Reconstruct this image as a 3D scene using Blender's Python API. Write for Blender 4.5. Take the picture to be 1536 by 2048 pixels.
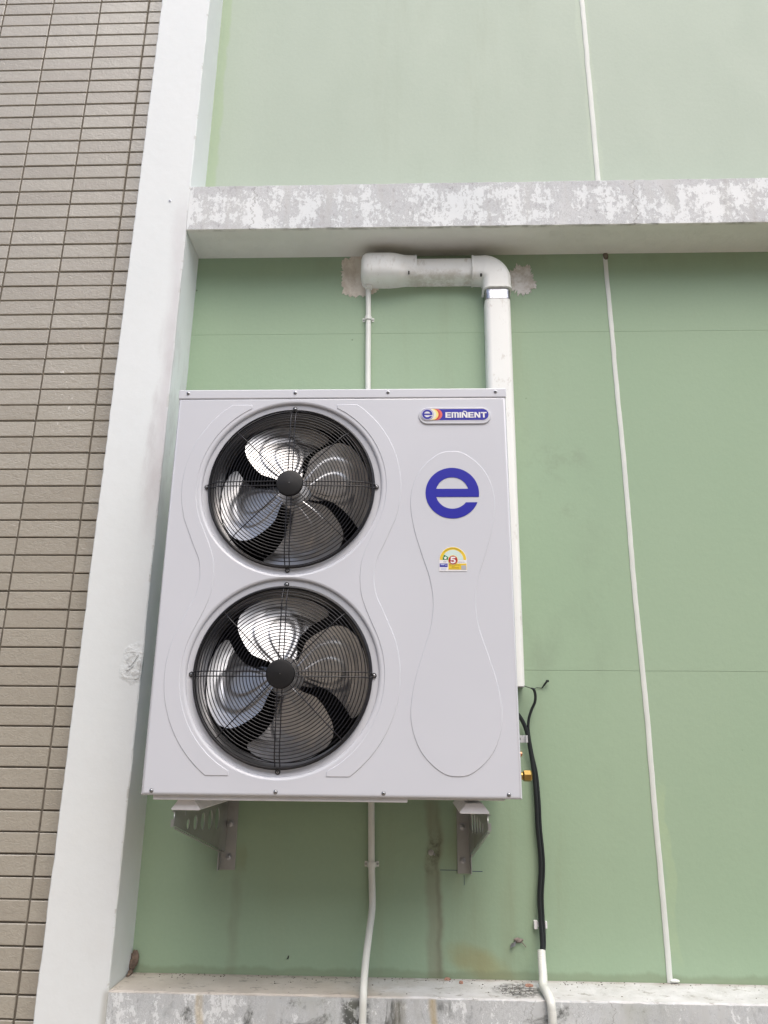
import bpy, math, random
from math import sin, cos, pi, radians, sqrt
from mathutils import Vector, Matrix, noise as mnoise

for o in list(bpy.data.objects): bpy.data.objects.remove(o)
S = bpy.context.scene
COL = S.collection
random.seed(7)

# ------------------------------------------------------------------ camera
YAW, PITCH, ROLL = .0351, .2973, .0096
fw = Vector((-sin(YAW)*cos(PITCH), cos(YAW)*cos(PITCH), sin(PITCH)))
rt = Vector((cos(YAW), sin(YAW), 0)); up = rt.cross(fw)
R_ = cos(ROLL)*rt + sin(ROLL)*up; U_ = -sin(ROLL)*rt + cos(ROLL)*up
cd = bpy.data.cameras.new('camera'); cam = bpy.data.objects.new('camera', cd); COL.objects.link(cam)
cd.sensor_fit = 'HORIZONTAL'; cd.sensor_width = 36; cd.lens = 1503.3/1536*36
cd.clip_start = .05; cd.clip_end = 600
M = Matrix((R_, U_, -fw)).transposed().to_4x4(); M.translation = Vector((.6648, -2.3974, .1303))
cam.matrix_world = M
S.camera = cam
S.render.resolution_x, S.render.resolution_y = 768, 1024

# ------------------------------------------------------------------ light
SUN_EL, SUN_ROT = radians(58), radians(160)
W = bpy.data.worlds.new('World'); S.world = W; W.use_nodes = True
nt = W.node_tree; nt.nodes.clear()
sky = nt.nodes.new('ShaderNodeTexSky'); sky.sky_type = 'NISHITA'; sky.sun_disc = False
sky.sun_elevation = SUN_EL; sky.sun_rotation = SUN_ROT
sky.air_density = 1.0; sky.dust_density = 5.0; sky.ozone_density = 1.0
hs = nt.nodes.new('ShaderNodeHueSaturation'); hs.inputs['Saturation'].default_value = 1.0
bgn = nt.nodes.new('ShaderNodeBackground'); bgn.inputs[1].default_value = .15
wo = nt.nodes.new('ShaderNodeOutputWorld')
nt.links.new(sky.outputs[0], hs.inputs['Color']); nt.links.new(hs.outputs[0], bgn.inputs[0]); nt.links.new(bgn.outputs[0], wo.inputs[0])
sl = bpy.data.lights.new('sun', 'SUN'); sl.energy = 1.1; sl.angle = radians(60); sl.color = (.965, .99, 1)
so = bpy.data.objects.new('sun', sl); COL.objects.link(so)
sd = Vector((sin(SUN_ROT)*cos(SUN_EL), cos(SUN_ROT)*cos(SUN_EL), sin(SUN_EL)))
so.rotation_euler = (-sd).to_track_quat('-Z', 'Y').to_euler(); so.location = (0, -6, 8)
vs = S.view_settings; vs.view_transform = 'Standard'; vs.look = 'None'; vs.gamma = 1; vs.exposure = 0.46
vs.use_curve_mapping = False

# ------------------------------------------------------------------ object helpers
def link(o, parent=None):
    COL.objects.link(o)
    if parent: o.parent = parent
    return o
def tag(o, label=None, cat=None, group=None, kind=None):
    for k, v in (('label', label), ('category', cat), ('group', group), ('kind', kind)):
        if v: o[k] = v
    return o
def empty(name, loc=(0, 0, 0), **k):
    o = bpy.data.objects.new(name, None); o.location = loc; o.empty_display_size = .05; link(o); return tag(o, **k)

class MB:
    """collects geometry for one mesh object (world coordinates)"""
    def __init__(s): s.v = []; s.f = []; s.m = []; s.mi = 0
    def add(s, vs_, fs):
        b = len(s.v); s.v += [tuple(v) for v in vs_]
        for f in fs: s.f.append([b+i for i in f]); s.m.append(s.mi)
    def box(s, x0, x1, y0, y1, z0, z1):
        s.add([(x, y, z) for x in (x0, x1) for y in (y0, y1) for z in (z0, z1)],
              [(0, 1, 3, 2), (4, 6, 7, 5), (0, 4, 5, 1), (2, 3, 7, 6), (0, 2, 6, 4), (1, 5, 7, 3)])
    def tube(s, pts, r, n=10, caps=True, closed=False):
        pts = [Vector(p) for p in pts]; N = len(pts); rr = r if isinstance(r, (list, tuple)) else [r]*N
        t0 = (pts[1]-pts[0]).normalized()
        a = t0.orthogonal().normalized() if abs(t0.y) > .9 else t0.cross(Vector((0, 1, 0))).normalized()
        V = []
        for i, p in enumerate(pts):
            if closed: t = (pts[(i+1) % N]-pts[i-1]).normalized()
            else: t = (pts[min(i+1, N-1)]-pts[max(i-1, 0)]).normalized()
            a = (a - t*a.dot(t)).normalized(); b = t.cross(a)
            V += [p + (a*cos(2*pi*k/n) + b*sin(2*pi*k/n))*rr[i] for k in range(n)]
        F = []
        for i in range(N if closed else N-1):
            j = (i+1) % N
            F += [(i*n+k, i*n+(k+1) % n, j*n+(k+1) % n, j*n+k) for k in range(n)]
        if caps and not closed:
            F.append(tuple(range(n))[::-1]); F.append(tuple((N-1)*n+k for k in range(n)))
        s.add(V, F)
    def lathe(s, c, axis, prof, n=24, caps=(False, False)):
        """prof: (radius, distance along axis)"""
        ax = Vector(axis).normalized(); a = ax.orthogonal().normalized(); b = ax.cross(a); c = Vector(c)
        V = []
        for r, h in prof: V += [c + ax*h + (a*cos(2*pi*k/n)+b*sin(2*pi*k/n))*r for k in range(n)]
        F = []
        for i in range(len(prof)-1):
            F += [(i*n+k, i*n+(k+1) % n, (i+1)*n+(k+1) % n, (i+1)*n+k) for k in range(n)]
        if caps[0]: F.append(tuple(range(n))[::-1])
        if caps[1]: F.append(tuple((len(prof)-1)*n+k for k in range(n)))
        s.add(V, F)
    def ring(s, c, R, r, n=96, m=6):   # torus in the XZ plane
        V = [(c[0]+(R+r*cos(2*pi*j/m))*cos(2*pi*i/n), c[1]+r*sin(2*pi*j/m), c[2]+(R+r*cos(2*pi*j/m))*sin(2*pi*i/n)) for i in range(n) for j in range(m)]
        F = [(i*m+j, i*m+(j+1) % m, ((i+1) % n)*m+(j+1) % m, ((i+1) % n)*m+j) for i in range(n) for j in range(m)]
        s.add(V, F)
    def loft(s, secs, caps=True):
        n = len(secs[0]); V = [p for sec in secs for p in sec]
        F = [(i*n+k, i*n+(k+1) % n, (i+1)*n+(k+1) % n, (i+1)*n+k) for i in range(len(secs)-1) for k in range(n)]
        if caps: F.append(tuple(range(n))[::-1]); F.append(tuple((len(secs)-1)*n+k for k in range(n)))
        s.add(V, F)
    def build(s, name, mats, parent=None, smooth=None, bevel=0, recalc=True):
        me = bpy.data.meshes.new(name); me.from_pydata(s.v, [], s.f)
        for m in (mats if isinstance(mats, (list, tuple)) else [mats]): me.materials.append(m)
        me.polygons.foreach_set('material_index', s.m)
        if recalc:
            import bmesh
            bm = bmesh.new(); bm.from_mesh(me); bmesh.ops.recalc_face_normals(bm, faces=bm.faces); bm.to_mesh(me); bm.free()
        if smooth is not None:
            me.shade_smooth(); me.set_sharp_from_angle(angle=radians(smooth))
        o = bpy.data.objects.new(name, me); link(o, parent)
        if bevel:
            b = o.modifiers.new('b', 'BEVEL'); b.width = bevel; b.segments = 2; b.limit_method = 'ANGLE'
        return o

def circle(cx, cz, r, n=96, a0=0, a1=2*pi, end=False):
    k = n+1 if end else n
    return [(cx+r*cos(a0+(a1-a0)*i/n), cz+r*sin(a0+(a1-a0)*i/n)) for i in range(k)]
def plate(name, outlines, y, mat, parent=None, extrude=.0005, bevel=0, res=2, smooth=None):
    """filled 2D outlines (x,z) extruded about the plane Y=y, holes by even-odd"""
    cu = bpy.data.curves.new('c', 'CURVE'); cu.dimensions = '2D'; cu.fill_mode = 'BOTH'
    cu.extrude = extrude; cu.bevel_depth = bevel; cu.bevel_resolution = res; cu.offset = -bevel
    for ol in outlines:
        sp = cu.splines.new('POLY'); sp.points.add(len(ol)-1); sp.use_cyclic_u = True
        for p, (a, b) in zip(sp.points, ol): p.co = (a, b, 0, 1)
    t = bpy.data.objects.new('t', cu)
    me = bpy.data.meshes.new_from_object(t)
    bpy.data.objects.remove(t); bpy.data.curves.remove(cu)
    me.transform(Matrix(((1, 0, 0, 0), (0, 0, -1, y), (0, 1, 0, 0), (0, 0, 0, 1))))
    me.name = name; me.materials.clear(); me.materials.append(mat)
    if smooth is not None: me.shade_smooth(); me.set_sharp_from_angle(angle=radians(smooth))
    return link(bpy.data.objects.new(name, me), parent)
def spline(pts, k=8, closed=False):
    P = [Vector(p) for p in pts]; N = len(P); out = []
    for i in range(N if closed else N-1):
        if closed: a, b, c, d = P[i-1], P[i], P[(i+1) % N], P[(i+2) % N]
        else: a, b, c, d = P[max(i-1, 0)], P[i], P[i+1], P[min(i+2, N-1)]
        for j in range(k):
            t = j/k
            out.append(.5*((2*b)+(c-a)*t+(2*a-5*b+4*c-d)*t*t+(3*b-a-3*c+d)*t**3))
    if not closed: out.append(P[-1])
    return out

# ------------------------------------------------------------------ material helpers
class NT:
    def __init__(s, name, rough=.6, metal=0, col=(.5, .5, .5)):
        s.m = bpy.data.materials.new(name); s.m.use_nodes = True; s.t = s.m.node_tree; s.n = s.t.nodes
        s.b = s.n['Principled BSDF']; s.b.inputs['Roughness'].default_value = rough
        s.b.inputs['Metallic'].default_value = metal; s.b.inputs['Base Color'].default_value = (*col, 1)
        s._pos = None
    def L(s, a, b): s.t.links.new(a, b)
    @property
    def pos(s):
        if not s._pos: s._pos = s.n.new('ShaderNodeNewGeometry').outputs['Position']
        return s._pos
    def xyz(s):
        q = s.n.new('ShaderNodeSeparateXYZ'); s.L(s.pos, q.inputs[0]); return q.outputs
    def noise(s, scale, detail=4, rough=.5, stretch=(1, 1, 1), off=(0, 0, 0), dist=0, vec=None):
        mp = s.n.new('ShaderNodeMapping'); mp.inputs['Scale'].default_value = stretch; mp.inputs['Location'].default_value = off
        s.L(vec or s.pos, mp.inputs[0]); q = s.n.new('ShaderNodeTexNoise'); s.L(mp.outputs[0], q.inputs['Vector'])
        q.inputs['Scale'].default_value = scale; q.inputs['Detail'].default_value = detail
        q.inputs['Roughness'].default_value = rough; q.inputs['Distortion'].default_value = dist
        return q.outputs['Fac']
    def math(s, op, a, b=None, clamp=False):
        q = s.n.new('ShaderNodeMath'); q.operation = op; q.use_clamp = clamp
        for i, v in enumerate((a, b)):
            if v is None: continue
            if isinstance(v, (int, float)): q.inputs[i].default_value = v
            else: s.L(v, q.inputs[i])
        return q.outputs[0]
    def ss(s, v, a, b, lo=0, hi=1):
        q = s.n.new('ShaderNodeMapRange'); q.interpolation_type = 'SMOOTHSTEP'; s.L(v, q.inputs[0])
        for i, k in enumerate((a, b, lo, hi)): q.inputs[i+1].default_value = k
        return q.outputs[0]
    def lin(s, v, a, b, lo=0, hi=1):
        q = s.n.new('ShaderNodeMapRange'); s.L(v, q.inputs[0])
        for i, k in enumerate((a, b, lo, hi)): q.inputs[i+1].default_value = k
        return q.outputs[0]
    def band(s, v, a, b, soft):   # 1 between a and b
        return s.math('MULTIPLY', s.ss(v, a-soft, a+soft), s.ss(v, b-soft, b+soft, 1, 0))
    def mul(s, *a):
        r = a[0]
        for k in a[1:]: r = s.math('MULTIPLY', r, k)
        return r
    def rgb(s, c):
        q = s.n.new('ShaderNodeRGB'); q.outputs[0].default_value = (*c, 1); return q.outputs[0]
    def mix(s, f, a, b, mode='MIX'):
        q = s.n.new('ShaderNodeMix'); q.data_type = 'RGBA'; q.blend_type = mode
        if isinstance(f, (int, float)): q.inputs[0].default_value = f
        else: s.L(f, q.inputs[0])
        for i, v in ((6, a), (7, b)):
            if isinstance(v, tuple): q.inputs[i].default_value = (*v, 1)
            else: s.L(v, q.inputs[i])
        return q.outputs[2]
    def col(s, c): s.L(c, s.b.inputs['Base Color']); return s
    def rough(s, r): s.L(r, s.b.inputs['Roughness']); return s
    def bump(s, h, dist=.001, strength=1):
        q = s.n.new('ShaderNodeBump'); q.inputs['Distance'].default_value = dist; q.inputs['Strength'].default_value = strength
        s.L(h, q.inputs['Height']); s.L(q.outputs[0], s.b.inputs['Normal']); return s
def flat(name, col, rough=.5, metal=0, var=.06, nscale=30, bump=0):
    t = NT(name, rough, metal)
    n = t.noise(nscale, 4); d = tuple(c*(1-var) for c in col); l = tuple(min(1, c*(1+var)) for c in col)
    t.col(t.mix(t.lin(n, .3, .7), d, l))
    if bump: t.bump(t.noise(nscale*4, 3), bump)
    return t.m

# ---- green painted panels
def green_wall_mat():
    t = NT('green_wall_paint', .62); x, y, z = t.xyz()
    big = t.noise(1.1, 3); mid = t.noise(6, 5, .6, (1, 1, .45)); fine = t.noise(90, 3)
    c = t.mix(t.lin(big, .3, .7), (.292, .415, .278), (.322, .435, .302))
    c = t.mix(t.lin(mid, .35, .75, 0, .2), c, (.345, .45, .32))
    # upper field paler: hazy brightness above the beam put into the colour
    c = t.mix(t.ss(z, 1.9, 2.1), c, (.42, .50, .415))
    # fresher yellowish green cut in along the pillar and beside the sealed joint
    wob = t.noise(7, 4, off=(3, 1, 2)); xw = t.math('ADD', x, t.lin(wob, .3, .7, -.012, .012))
    c = t.mix(t.mul(t.band(xw, -.2, -.085, .006), t.ss(z, 1.95, 2.0), .75), c, (.38, .49, .32))
    c = t.mix(t.mul(t.band(xw, 1.395, 1.424, .004), t.band(z, -.45, .02, .03), t.lin(t.noise(14, 3), .3, .6, .1, .4)), c, (.42, .53, .31))
    c = t.mix(t.mul(t.band(xw, 1.36, 1.41, .005), t.band(z, 1.9, 3.5, .03), .3), c, (.5, .59, .47))
    # soft grey-green staining on the right of the unit
    st = t.mul(t.band(x, 1.0, 1.3, .1), t.band(z, -.2, 1.2, .25), t.ss(t.noise(5, 5, .6, (1, 1, .6), (4, 2, 8)), .48, .75))
    c = t.mix(t.mul(st, .55), c, (.24, .31, .22))
    st = t.mul(t.band(x, 1.06, 1.27, .05), t.band(z, .82, 1.12, .06), t.ss(t.noise(9, 6, .65, (1, 1, 1), (14, 2, 8)), .52, .66))
    c = t.mix(t.mul(st, .35), c, (.22, .27, .19))
    # rain streaks from the old bracket, the brackets in use and along the foot
    sn = t.noise(18, 4, .6, (1, 1, .12), (9, 0, 0))
    xs = t.math('ADD', x, t.lin(t.noise(9, 3, .5, (.2, 1, 1)), .3, .7, -.01, .01))
    k = t.mul(t.band(xs, .712, .757, .009), t.ss(z, -.05, .0, 1, 0), t.lin(sn, .3, .7, .35, .95))
    c = t.mix(t.mul(k, .7), c, (.22, .20, .14))
    k = t.mul(t.band(xs, .742, .752, .006), t.ss(z, -.10, -.02, 1, 0), t.lin(sn, .3, .7, .2, 1))
    c = t.mix(t.mul(k, .45), c, (.13, .12, .08))
    k = t.mul(t.band(xs, .712, .752, .004), t.band(z, -.225, -.13, .03), t.ss(t.noise(34, 7, .75), .42, .66))
    c = t.mix(t.mul(k, .8), c, (.07, .065, .045))
    k = t.mul(t.band(xs, .145, .172, .012), t.band(z, -.52, -.24, .03), t.lin(sn, .3, .7, .2, .9))
    c = t.mix(t.mul(k, .5), c, (.20, .20, .14))
    k = t.mul(t.band(xs, .155, .185, .006), t.band(z, -.232, -.17, .02), .3)
    c = t.mix(k, c, (.24, .24, .12))
    k = t.mul(t.ss(x, .3, .8, .2, 1), t.ss(x, 1.3, 1.05, 0, 1), t.ss(z, -.1, 0, 1, .5), t.ss(t.noise(9, 5, .6, (1, 1, .1), (2, 5, 1)), .5, .8))
    c = t.mix(t.mul(k, .45), c, (.24, .25, .15))
    # rusty ochre splash above the ledge
    px = t.math('DIVIDE', t.math('SUBTRACT', x, .865), .095); pz = t.math('DIVIDE', t.math('SUBTRACT', z, t.math('MULTIPLY', t.math('SUBTRACT', x, .865), -.35)), 1)
    pz = t.math('DIVIDE', t.math('ADD', pz, .462), .042)
    d = t.math('ADD', t.math('POWER', px, 2), t.math('POWER', pz, 2))
    d = t.math('ADD', d, t.lin(t.noise(14, 4), .3, .7, -.35, .35))
    c = t.mix(t.mul(t.ss(d, 1.6, -.1), .45), c, (.30, .235, .07))
    # dirt line right above the ledge, patchy darkening under the beam
    zn = t.math('ADD', z, t.lin(t.noise(12, 4, .6, (1, 1, .3)), .3, .7, -.008, .008))
    c = t.mix(t.mul(t.ss(zn, -.488, -.474, 1, 0), .4), c, (.17, .20, .12))
    c = t.mix(t.mul(t.band(z, 1.80, 1.9, .05), t.ss(t.noise(6, 5, .6, (1, 1, .4), (1, 7, 3)), .4, .75), .3), c, (.20, .22, .15))
    # little splatters and insect specks
    v = t.n.new('ShaderNodeTexVoronoi'); v.inputs['Scale'].default_value = 17; t.L(t.pos, v.inputs['Vector'])
    sp = t.mul(t.ss(v.outputs['Distance'], .075, .045), t.ss(t.noise(3, 2, off=(5, 5, 5)), .6, .66), t.ss(z, 1.9, 1.8), .7)
    c = t.mix(sp, c, (.05, .07, .04))
    c = t.mix(t.lin(fine, .3, .7, 0, .07), c, (.2, .25, .2))
    t.col(c)
    h = t.math('ADD', t.math('MULTIPLY', mid, .25), t.math('ADD', t.math('MULTIPLY', t.noise(35, 5, .65), .4), t.math('MULTIPLY', t.noise(150, 3, .6, (1, 1, .4)), .12)))
    t.bump(h, .0035, .5); t.rough(t.lin(mid, .3, .7, .6, .68))
    return t.m

def white_plaster_mat():
    t = NT('white_plaster', .6); x, y, z = t.xyz()
    big = t.noise(1.6, 4); c = t.mix(t.lin(big, .3, .7), (.73, .775, .785), (.77, .81, .82))
    f = t.noise(45, 4)
    c = t.mix(t.lin(f, .3, .7, 0, .08), c, (.62, .62, .6))
    # grey damp staining down the inner edge of the front face
    xe = t.math('ADD', x, t.lin(t.noise(5, 4, .55, (1, 1, .35), (2, 2, 2)), .3, .7, -.02, .02))
    k = t.mul(t.ss(y, -.150, -.160), t.ss(xe, -.185, -.140), t.band(z, .80, 1.93, .13), t.lin(t.noise(10, 5, .6, (1, 1, .25)), .3, .7, .3, 1))
    c = t.mix(t.mul(k, .75), c, (.53, .505, .525))
    k = t.mul(t.ss(xe, -.2, -.17), t.band(z, .85, 1.45, .2), t.ss(t.noise(22, 6, .65, (1, 1, .3)), .42, .7))
    c = t.mix(t.mul(k, .5), c, (.50, .485, .495))
    # chipped plaster near the corner
    fr = t.ss(y, -.150, -.160)
    q = t.math('ADD', t.math('POWER', t.math('DIVIDE', t.math('ADD', x, .150), .036), 2), t.math('POWER', t.math('DIVIDE', t.math('SUBTRACT', z, .345), .062), 2))
    q = t.math('ADD', q, t.lin(t.noise(30, 4, off=(6, 1, 1)), .3, .7, -.5, .5)); m = t.mul(t.ss(q, 1.3, .1), fr)
    cr = t.noise(26, 5, .6, (1, 1, 1.6), (3, 3, 3), 1.8)
    k = t.mul(m, t.ss(cr, .50, .62))
    c = t.mix(t.mul(k, .5), c, (.42, .42, .41))
    c = t.mix(t.mul(t.ss(z, .1, -.5), t.ss(t.noise(4, 4), .45, .7), .25), c, (.66, .655, .63))
    # bare chips along the inner edge
    k = t.mul(t.ss(y, -.155, -.162), t.ss(x, -.134, -.128), t.ss(t.noise(16, 6, .75, (.6, .6, 1), (5, 2, 2)), .56, .62))
    c = t.mix(t.mul(k, .55), c, (.48, .48, .45))
    # grime towards the foot near the ledge
    k = t.mul(t.ss(xe, -.150, -.128), t.ss(z, -.49, -.51), .7)
    c = t.mix(k, c, (.42, .42, .38))
    t.col(c)
    h = t.math('ADD', t.math('MULTIPLY', t.noise(16, 5, .6), .6), t.mul(m, cr, 2.6))
    t.bump(h, .003, .6); return t.m

def peeling_mat(dark, seed, heavy, ochre=False):
    t = NT('peeling_paint', .75); x, y, z = t.xyz(); o = (seed, seed*2, seed*.7)
    a = t.noise(7.5, 10, .78, (.8, 1, 1.0), o, .2); b = t.noise(60, 8, .85, (1, 1, .6), o, .2); s_ = t.noise(12, 5, .6, (1.3, 1, .18), o)
    h = t.math('ADD', t.math('ADD', t.math('MULTIPLY', a, .38), t.math('MULTIPLY', b, .38)), t.math('MULTIPLY', s_, .24))
    if not ochre: h = t.math('ADD', h, t.math('ADD', t.ss(z, 2.005, 2.045, 0, .035), t.ss(z, 1.90, 1.87, 0, .02)))
    f = t.ss(h, heavy-.022, heavy+.03)
    c = t.mix(t.lin(t.noise(3, 4, off=o), .3, .7), (.70, .74, .76), (.78, .81, .82))
    g = t.mix(t.lin(t.noise(9, 5, .6, (1, 1, .5), o), .3, .7), dark, tuple(min(1, v*1.45) for v in dark))
    c = t.mix(t.mul(t.band(h, heavy-.03, heavy-.006, .006), .5), c, tuple(v*.7 for v in dark))
    c = t.mix(t.mul(f, t.lin(t.noise(4, 3, off=(o[2], 3, 3)), .3, .7, .35, .9)), c, g)
    f2 = t.ss(t.noise(60, 5, .75, (1, 1, .6), o), .56, .62)
    c = t.mix(t.mul(f2, t.ss(a, .42, .6), .5), c, tuple(v*.75 for v in dark))
    c = t.mix(t.mul(t.ss(s_, .52, .7), .25), c, (.5, .5, .46))
    if ochre:
        # black mould blooms, green film and two rust coloured runs on the front face
        zf = t.ss(z, -.497, -.52)
        mo = t.mul(t.ss(t.noise(5, 7, .75, (1, 1, .7), (7.3, 1, 2), .6), .56, .66), zf)
        c = t.mix(t.mul(mo, .85), c, (.06, .065, .055))
        k = t.mul(t.band(x, .49, .56, .012), t.ss(t.noise(38, 6, .7), .44, .54), zf)
        c = t.mix(t.mul(k, .9), c, (.045, .05, .045))
        gr = t.mul(t.ss(t.noise(3.2, 5, .6, (1, 1, .6), (1, 9, 4)), .47, .62), zf)
        c = t.mix(t.mul(gr, .45), c, (.36, .39, .31))
        for (xa, xb) in ((.108, .128), (.716, .732)):
            xw = t.math('ADD', x, t.lin(t.noise(9, 3), .3, .7, -.006, .006))
            c = t.mix(t.mul(t.band(xw, xa, xb, .006), t.lin(t.noise(20, 4, .6, (1, 1, .3)), .3, .7, .2, .8), t.ss(z, -.485, -.51)), c, (.50, .36, .12))
        k = t.mul(t.band(x, .625, .655, .008), t.lin(t.noise(20, 4, .6, (1, 1, .3)), .3, .7, .3, .9), zf)
        c = t.mix(t.mul(k, .8), c, (.20, .19, .14))
        # top face: warm bare render on the left, white on the right, black spots
        tp = t.ss(z, -.507, -.502)
        ct = t.mix(t.lin(t.noise(7, 5, .6), .35, .65), (.50, .455, .40), (.60, .555, .50))
        cw = t.mix(t.lin(t.noise(12, 5, .6), .35, .65), (.56, .56, .55), (.70, .70, .71))
        ct = t.mix(t.ss(t.math('ADD', x, t.lin(t.noise(6, 4), .3, .7, -.1, .1)), .5, .72), ct, cw)
        ct = t.mix(t.mul(t.ss(t.noise(30, 6, .75, (.7, 1, 1), (2, 2, 2)), .56, .64), .6), ct, (.22, .20, .17))
        qx = t.math('POWER', t.math('DIVIDE', t.math('SUBTRACT', x, .955), .075), 2); qy = t.math('POWER', t.math('DIVIDE', t.math('ADD', y, .09), .07), 2)
        sp = t.mul(t.ss(t.math('ADD', qx, qy), 1.2, .1), t.ss(t.noise(60, 6, .75), .40, .56))
        ct = t.mix(t.mul(sp, .9), ct, (.04, .04, .04))
        ct = t.mix(t.mul(t.ss(y, -.03, -.004), t.lin(t.noise(20, 4), .3, .7, .1, .8)), ct, (.30, .25, .20))
        c = t.mix(tp, c, ct)
    # fine cracks
    if not ochre:
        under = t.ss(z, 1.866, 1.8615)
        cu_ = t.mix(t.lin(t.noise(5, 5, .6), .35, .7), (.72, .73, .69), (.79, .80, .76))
        browned = t.mul(t.band(x, .48, 1.05, .14), t.ss(y, -.15, -.02), t.lin(t.noise(5, 4), .3, .7, .35, 1))  # underside browner towards the wall, along the pipe cover's length
        cu_ = t.mix(t.mul(browned, .6), cu_, (.27, .24, .20))
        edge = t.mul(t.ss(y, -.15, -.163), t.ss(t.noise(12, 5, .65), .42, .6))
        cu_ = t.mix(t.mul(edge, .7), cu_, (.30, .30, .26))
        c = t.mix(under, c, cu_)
    for (cx, w) in (((.1105, .0018), (1.452, .0018)) if not ochre else ((.99, .0012), (1.19, .001))):
        xw = t.math('ADD', x, t.lin(t.noise(14, 5, .7, (.01, .01, 1), (cx, 3, 4)), .3, .7, -.03, .03))
        k = t.ss(t.math('ABSOLUTE', t.math('SUBTRACT', xw, cx)), w*1.6, w*.5)
        c = t.mix(t.mul(k, .6, t.ss(y, -.160, -.164)), c, (.25, .25, .24))
    t.col(c); t.bump(t.math('SUBTRACT', t.math('MULTIPLY', t.noise(40, 5, .7), .5), t.math('MULTIPLY', f, .4)), .0012, .8)
    return t.m

def tile_mat():
    t = NT('glazed_tile', .27)
    oi = t.n.new('ShaderNodeObjectInfo')
    c = t.mix(t.lin(t.noise(2.2, 3), .3, .7), (.405, .38, .32), (.445, .42, .36))
    c = t.mix(t.mul(oi.outputs['Random'], .42), c, (.30, .27, .22))
    c = t.mix(t.lin(t.noise(120, 3), .35, .7, 0, .16), c, (.24, .2, .16))
    # a few splashes of white paint
    x, y, z = t.xyz()
    k = t.mul(t.band(x, -.55, -.49, .02), t.band(z, 1.13, 1.36, .02), t.ss(t.noise(55, 2, off=(4, 4, 4)), .66, .69))
    c = t.mix(k, c, (.75, .73, .68))
    t.col(c); h = t.math('ADD', t.noise(75, 3, .5, (.8, 1, 1.3), dist=1.2), t.math('MULTIPLY', t.noise(22, 3), .8))
    t.bump(h, .0022, .75); t.b.inputs['IOR'].default_value = 1.75
    return t.m

MAT = {}
MAT['green'] = green_wall_mat()
MAT['plaster'] = white_plaster_mat()
MAT['beam'] = peeling_mat((.335, .335, .35), 1.3, .532)
MAT['ledge'] = peeling_mat((.33, .35, .36), 5.1, .492, True)
MAT['tile'] = tile_mat()
MAT['grout'] = flat('grout', (.155, .135, .11), .9, var=.2)
MAT['joint_dark'] = flat('joint_backing', (.22, .27, .20), .9)
MAT['strip'] = flat('sealant', (.66, .69, .655), .55, var=.05, nscale=14, bump=.0004)
t = NT('unit_enamel', .24); t.b.inputs['Coat Weight'].default_value = .15
t.col(t.mix(t.lin(t.noise(3, 2), .3, .7), (.605, .625, .68), (.625, .645, .70))); t.bump(t.noise(4, 2), .004, .3); MAT['enamel'] = t.m
MAT['foot'] = flat('foot_paint', (.72, .72, .74), .45)
MAT['black'] = flat('black_wire', (.012, .012, .016), .32)
MAT['hub'] = flat('black_plastic', (.006, .006, .007), .45)
MAT['dark'] = flat('dark_interior', (.012, .012, .014), .6)
MAT['bell'] = flat('bell_mouth_steel', (.20, .20, .205), .35, .6)
t = NT('blade_aluminium', .27, 1); t.col(t.mix(t.lin(t.noise(12, 4, .5), .3, .7), (.60, .61, .63), (.70, .70, .71)))
t.rough(t.lin(t.noise(40, 4, .6), .3, .7, .28, .42)); MAT['alu'] = t.m
MAT['zinc'] = flat('zinc_screw', (.42, .43, .45), .35, 1, .15, 200)
MAT['slot'] = flat('screw_slot', (.03, .03, .035), .7)
MAT['brass'] = flat('brass', (.42, .28, .09), .38, 1, .1, 60)
MAT['copper'] = flat('copper', (.6, .3, .18), .35, 1, .1, 60)
t = NT('galvanised_stainless', .42, .75); t.col(t.mix(t.ss(t.noise(9, 5, .6, (1, 1, .8)), .42, .8), (.42, .43, .42), (.26, .25, .23)))
MAT['steel'] = t.m
t = NT('old_white_pvc', .42); x_, y_, z_ = t.xyz()
c_ = t.mix(t.lin(t.noise(5, 4), .3, .7), (.79, .81, .79), (.83, .85, .83))
k_ = t.mul(t.ss(z_, 1.62, 1.70), t.ss(t.noise(9, 6, .65, (1, 1, .8), (1, 1, 1)), .45, .68))
c_ = t.mix(t.mul(k_, .25), c_, (.58, .54, .47))
k_ = t.mul(t.band(z_, 1.70, 1.762, .012), t.band(x_, .66, .9, .02), t.ss(t.noise(24, 6, .7), .38, .62))
c_ = t.mix(t.mul(k_, .5), c_, (.40, .37, .30))
c_ = t.mix(t.mul(t.ss(t.noise(40, 6, .7, (1, 1, .5), (8, 8, 8)), .58, .68), .35), c_, (.42, .38, .32))
t.col(c_); MAT['pvc'] = t.m
MAT['pvc_dark'] = flat('pvc_slot', (.03, .025, .02), .8)
MAT['conduit'] = flat('conduit_pvc', (.71, .73, .69), .4, var=.08, nscale=9)
MAT['cable'] = flat('black_cable', (.014, .018, .02), .38)
t = NT('foil_tape', .22, 1); t.col(t.mix(t.noise(40, 4), (.42, .42, .44), (.6, .6, .62))); t.bump(t.noise(60, 4, .7), .002, .9); MAT['foil'] = t.m
t = NT('mortar_patch', .85); t.col(t.mix(t.ss(t.noise(22, 6, .7, (1, 1, .6)), .4, .62), (.74, .70, .62), (.60, .54, .46))); t.bump(t.noise(28, 6, .7, (2, 1, .6)), .004, .8); MAT['mortar'] = t.m
t = NT('grey_patch', .85); t.col(t.mix(t.ss(t.noise(22, 6, .7), .4, .62), (.70, .69, .67), (.52, .49, .44))); t.bump(t.noise(28, 6, .7), .004, .8); MAT['patch2'] = t.m
MAT['mud'] = flat('mud', (.19, .14, .11), .95, var=.4, nscale=80, bump=.004)
MAT['brick'] = flat('brick_crumb', (.42, .24, .18), .9, var=.3, nscale=80)
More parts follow.
